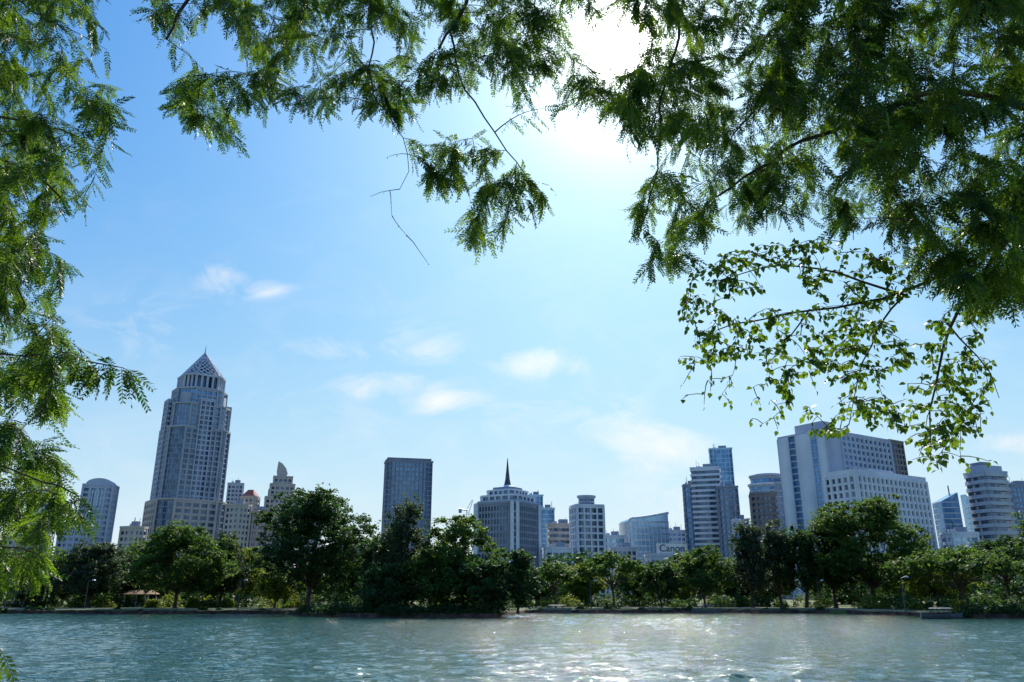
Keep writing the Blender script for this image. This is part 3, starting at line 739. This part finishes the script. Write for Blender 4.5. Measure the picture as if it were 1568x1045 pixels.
limbsR=[
 ([(8.2,3.6,4.6),S(1750,250,5.2),S(1560,160,5.2),S(1430,130,5.2),S(1380,160,5.2),S(1300,185,5.3),S(1200,230,5.3),S(1100,300,5.3)],.07,.008),
 ([(7.6,4,6.5),S(1700,-100,5.6),S(1400,-90,5.6),S(1100,-60,5.7),S(900,-70,5.7),S(700,-60,5.6),S(500,-50,5.3),S(300,-30,5.2),S(255,60,5.1)],.12,.010),
 ([S(720,-60,5.6),S(718,5,5.5),S(690,50,5.4),S(672,75,5.4)],.022,.010),
 ([S(690,50,5.4),S(700,120,5.4),S(735,175,5.3),S(765,205,5.3),S(790,255,5.3),S(825,290,5.3)],.010,.003),
 ([S(560,-40,5.3),S(575,60,5.2),S(560,130,5.2),S(600,190,5.1),S(640,235,5.1),S(612,290,5.1)],.010,.002),
 ([S(1050,-60,5.7),S(1040,60,5.6),S(1010,150,5.5),S(1010,260,5.4),S(980,350,5.3)],.016,.004),
 ([S(1250,-80,5.6),S(1230,40,5.5),S(1180,140,5.3),S(1120,210,5.2)],.02,.006),
 ([(8.2,3.6,4.6),S(1700,320,4.7),S(1568,348,4.6),S(1515,385,4.6),S(1460,412,4.7),S(1385,452,5.0),S(1320,466,5.1),S(1240,474,5.2),S(1150,492,5.2),S(1100,505,5.2)],.045,.004),
 ([S(1600,330,4.5),S(1520,380,4.6),S(1490,445,4.7),S(1450,495,4.9),S(1440,560,5.0),S(1420,630,5.0),S(1425,700,5.0)],.018,.003),
 ([S(1385,452,5.0),S(1290,420,5.2),S(1190,400,5.2),S(1100,430,5.2)],.010,.003),
 ([S(1240,474,5.2),S(1210,520,5.2),S(1170,560,5.2)],.007,.002),
 ([S(1385,452,5.0),S(1340,500,5.1),S(1310,580,5.1),S(1300,650,5.1)],.008,.002),
 ([S(1450,495,4.9),S(1500,540,5.0),S(1530,610,5.0)],.007,.002),
]
gR=[
 (sample(polyT,560,(4.7,6.6),-1.2,1.),'frond',12,1.03,.5),
 (sample(polyH,60,(5.0,5.5),None,2.),'frond',9,1.0,.5),
 (sample(polyR,1000,(4.6,7.4),-1.9,3.),'frond',13,1.05,.5),
 (sample(polyR2,250,(4.1,6.0),-.6,4.),'frond',14,1.25,.5),
 (sample(polyS,560,(4.75,5.45),-1.5,5.),'ovate',6,.86,.9),
 ([S(random.uniform(1380,1520),random.uniform(600,720),random.uniform(4.8,5.2)) for _ in range(46)]+[S(random.uniform(1040,1130),random.uniform(500,620),random.uniform(5,5.3)) for _ in range(30)]+[S(random.uniform(1130,1400),random.uniform(560,660),random.uniform(5,5.3)) for _ in range(40)],'ovate',2,.8,.9),
 ([S(570,300,5.1),S(600,330,5.1),S(622,360,5.1),S(655,403,5.1),S(595,240,5.1)],'ovate',2,.3,.5),
]
grow('overhanging_tree',trunkR,limbsR,gR)
polyL=[(-160,-160),(150,-160),(160,20),(168,70),(150,110),(180,160),(195,205),(165,245),(145,280),(135,320),(110,360),(105,410),(85,450),(100,505),(150,530),(180,550),(140,570),(80,585),(105,625),(80,675),(100,715),(140,750),(130,790),(80,800),(70,835),(85,865),(65,890),(20,900),(-160,890)]
trunkL=([(-8,2.8,.6),(-7.8,3.0,2.6),(-7.2,3.2,4.6),(-6.6,3.6,6.6),(-6,4,8)],[.38,.30,.25,.2,.12])
limbsL=[
 ([(-7.2,3.2,4.6),S(-200,180,4.8),S(0,175,4.9),S(60,190,4.9),S(120,210,4.9)],.03,.006),
 ([(-7.0,3.1,4.2),S(-160,200,5.0),S(0,238,5.0),S(40,262,5.0),S(95,280,5.1),S(105,330,5.1)],.035,.006),
 ([(-7.5,3.0,3.4),S(-150,380,4.9),S(0,375,4.9),S(20,430,4.9),S(40,470,4.9)],.03,.005),
 ([(-7.8,3.0,2.6),S(-150,560,4.8),S(0,540,4.8),S(90,548,4.8),S(180,562,4.8)],.025,.004),
 ([(-7.8,3.0,2.3),S(-150,720,4.8),S(0,700,4.8),S(60,740,4.8),S(120,760,4.8)],.025,.004),
 ([(-7.8,3.0,2.0),S(-150,850,4.8),S(0,830,4.8),S(60,850,4.8)],.02,.004),
 ([(-6.6,3.6,6.6),S(-200,-60,4.9),S(0,-20,5.0),S(90,40,5.0)],.03,.005),
]
gL=[(sample(polyL,760,(4.4,6.4),-1.6,7.),'frond',11,1.0,.5),
    ([S(u,v,4.8) for u,v in((200,572),(185,562),(170,560),(155,556),(140,560),(0,1004))],'frond',7,1.3,.5)]
grow('leaning_tree',trunkL,limbsL,gL)

# ------------------------------------------------------------------ light, sky
sd=sv(950,66,1.0)-np.array([0,0,H]); sd/=np.linalg.norm(sd)
el=math.asin(sd[2]); az=math.atan2(sd[0],sd[1])
sun=bpy.data.lights.new('sun','SUN'); sun.energy=5.0; sun.angle=math.radians(.53); sun.color=(1,.95,.86)
so=bpy.data.objects.new('sun',sun); scene.collection.objects.link(so)
so.rotation_euler=Vector(sd).to_track_quat('Z','Y').to_euler(); so.location=(10,0,40)

w=bpy.data.worlds.new('World'); scene.world=w; w.use_nodes=True
nt=w.node_tree; N=nt.nodes; L=nt.links; N.clear()
out=N.new('ShaderNodeOutputWorld')
sky=N.new('ShaderNodeTexSky'); sky.sky_type='NISHITA'; sky.sun_disc=False; sky.sun_elevation=el; sky.sun_rotation=az
sky.air_density=1.0; sky.dust_density=0.4; sky.ozone_density=2.5; sky.altitude=0
bg=N.new('ShaderNodeBackground'); bg.inputs['Strength'].default_value=0.12
# soft shoulder on the bright sky: 1-exp(-k*c)
vm=N.new('ShaderNodeVectorMath'); vm.operation='MULTIPLY'; L.new(sky.outputs[0],vm.inputs[0]); vm.inputs[1].default_value=(0.060,0.160,0.37)
sx_=N.new('ShaderNodeSeparateXYZ'); L.new(vm.outputs[0],sx_.inputs[0])
cx_=N.new('ShaderNodeCombineXYZ')
tc=N.new('ShaderNodeTexCoord'); D=tc.outputs['Generated']
def math_(op,a,b=None,clamp=False):
    n=N.new('ShaderNodeMath'); n.operation=op; n.use_clamp=clamp
    for k,v in enumerate((a,b)):
        if v is None: continue
        if isinstance(v,(int,float)): n.inputs[k].default_value=v
        else: L.new(v,n.inputs[k])
    return n.outputs[0]
for k in range(3):
    L.new(math_('MULTIPLY',math_('SUBTRACT',1.0,math_('EXPONENT',math_('MULTIPLY',sx_.outputs[k],-1.0))),1/0.12),cx_.inputs[k])
L.new(cx_.outputs[0],bg.inputs['Color'])
dot=N.new('ShaderNodeVectorMath'); dot.operation='DOT_PRODUCT'; L.new(D,dot.inputs[0]); dot.inputs[1].default_value=tuple(sd)
dp=math_('MAXIMUM',dot.outputs['Value'],0.0)
glow=math_('ADD',math_('MULTIPLY',math_('POWER',dp,2200.),14.),math_('ADD',math_('MULTIPLY',math_('POWER',dp,190.),1.3),math_('MULTIPLY',math_('POWER',dp,15.),.42)))
bgG=N.new('ShaderNodeBackground'); bgG.inputs['Color'].default_value=(1,.97,.92,1); L.new(glow,bgG.inputs['Strength'])
# clouds
sep=N.new('ShaderNodeSeparateXYZ'); L.new(D,sep.inputs[0])
yy=math_('MAXIMUM',sep.outputs['Y'],0.05)
px=math_('DIVIDE',sep.outputs['X'],yy); pz=math_('DIVIDE',sep.outputs['Z'],yy)
cmb=N.new('ShaderNodeCombineXYZ'); L.new(px,cmb.inputs[0]); L.new(math_('MULTIPLY',pz,1.8),cmb.inputs[1])
nz=N.new('ShaderNodeTexNoise'); nz.inputs['Scale'].default_value=9.0; nz.inputs['Detail'].default_value=11; nz.inputs['Roughness'].default_value=.62; nz.inputs['Distortion'].default_value=.7
L.new(cmb.outputs[0],nz.inputs['Vector'])
nzf=nz.outputs['Fac']
tot=None
for (u,v,ru,rv,s) in((350,426,50,24,1.2),(405,440,45,22,.9),(230,500,150,60,.5),(595,592,90,24,1.1),(670,615,80,20,1.2),(830,556,75,25,1.2),(520,535,110,24,.65),(1015,685,90,50,1.0),(645,535,70,45,.7),(880,640,180,50,.6),(1545,680,60,16,1.1),(1120,760,200,40,.7),(430,640,240,50,.4)):
    c=tanc(u,v); a1=math_('DIVIDE',math_('SUBTRACT',px,float(c[0])),ru/1130.); a2=math_('DIVIDE',math_('SUBTRACT',pz,float(c[1])),rv/1130.)
    r2=math_('ADD',math_('MULTIPLY',a1,a1),math_('MULTIPLY',a2,a2))
    g=math_('MULTIPLY',math_('EXPONENT',math_('MULTIPLY',r2,-1.0)),s)
    tot=g if tot is None else math_('MAXIMUM',tot,g)
# erode the blob outline with the noise so edges are wispy
cl=math_('MULTIPLY',math_('SUBTRACT',math_('ADD',math_('MULTIPLY',tot,.42),math_('MULTIPLY',nzf,2.1)),1.12),1.15,True)
cl=math_('MULTIPLY',cl,math_('MULTIPLY',tot,1.5,True))
thin=math_('MULTIPLY',math_('MULTIPLY',math_('SUBTRACT',nzf,0.45),3.0,True),math_('SUBTRACT',0.9,math_('MULTIPLY',pz,1.3),True))
cl=math_('MAXIMUM',cl,math_('MULTIPLY',thin,.28))
front=math_('MULTIPLY',math_('ADD',sep.outputs['Y'],0.1),6.0,True)
cl=math_('MULTIPLY',math_('MULTIPLY',cl,front),.9)
hz=math_('POWER',math_('SUBTRACT',1.0,math_('MAXIMUM',sep.outputs['Z'],0.0)),4.6)
hz=math_('MULTIPLY',hz,math_('ADD',0.86,math_('MULTIPLY',sep.outputs['Y'],0.12)),True)
bgC=N.new('ShaderNodeBackground'); bgC.inputs['Color'].default_value=(.91,.965,1,1); bgC.inputs['Strength'].default_value=0.94
mx=N.new('ShaderNodeMixShader'); L.new(hz,mx.inputs[0]); L.new(bg.outputs[0],mx.inputs[1]); L.new(bgC.outputs[0],mx.inputs[2])
bgK=N.new('ShaderNodeBackground'); bgK.inputs['Color'].default_value=(1,.99,.98,1); bgK.inputs['Strength'].default_value=1.0
mk=N.new('ShaderNodeMixShader'); L.new(cl,mk.inputs[0]); L.new(mx.outputs[0],mk.inputs[1]); L.new(bgK.outputs[0],mk.inputs[2])
ad=N.new('ShaderNodeAddShader'); L.new(mk.outputs[0],ad.inputs[0]); L.new(bgG.outputs[0],ad.inputs[1]); L.new(ad.outputs[0],out.inputs[0])

# ------------------------------------------------------------------ camera
cam=bpy.data.cameras.new('camera'); co=bpy.data.objects.new('camera',cam); scene.collection.objects.link(co)
cam.sensor_width=36; cam.lens=36*F/1568.; cam.clip_end=20000; cam.clip_start=.05
co.location=(0,0,H); co.rotation_euler=(math.pi/2+P,0,0)
scene.camera=co
print('sun el',math.degrees(el),'az',math.degrees(az))
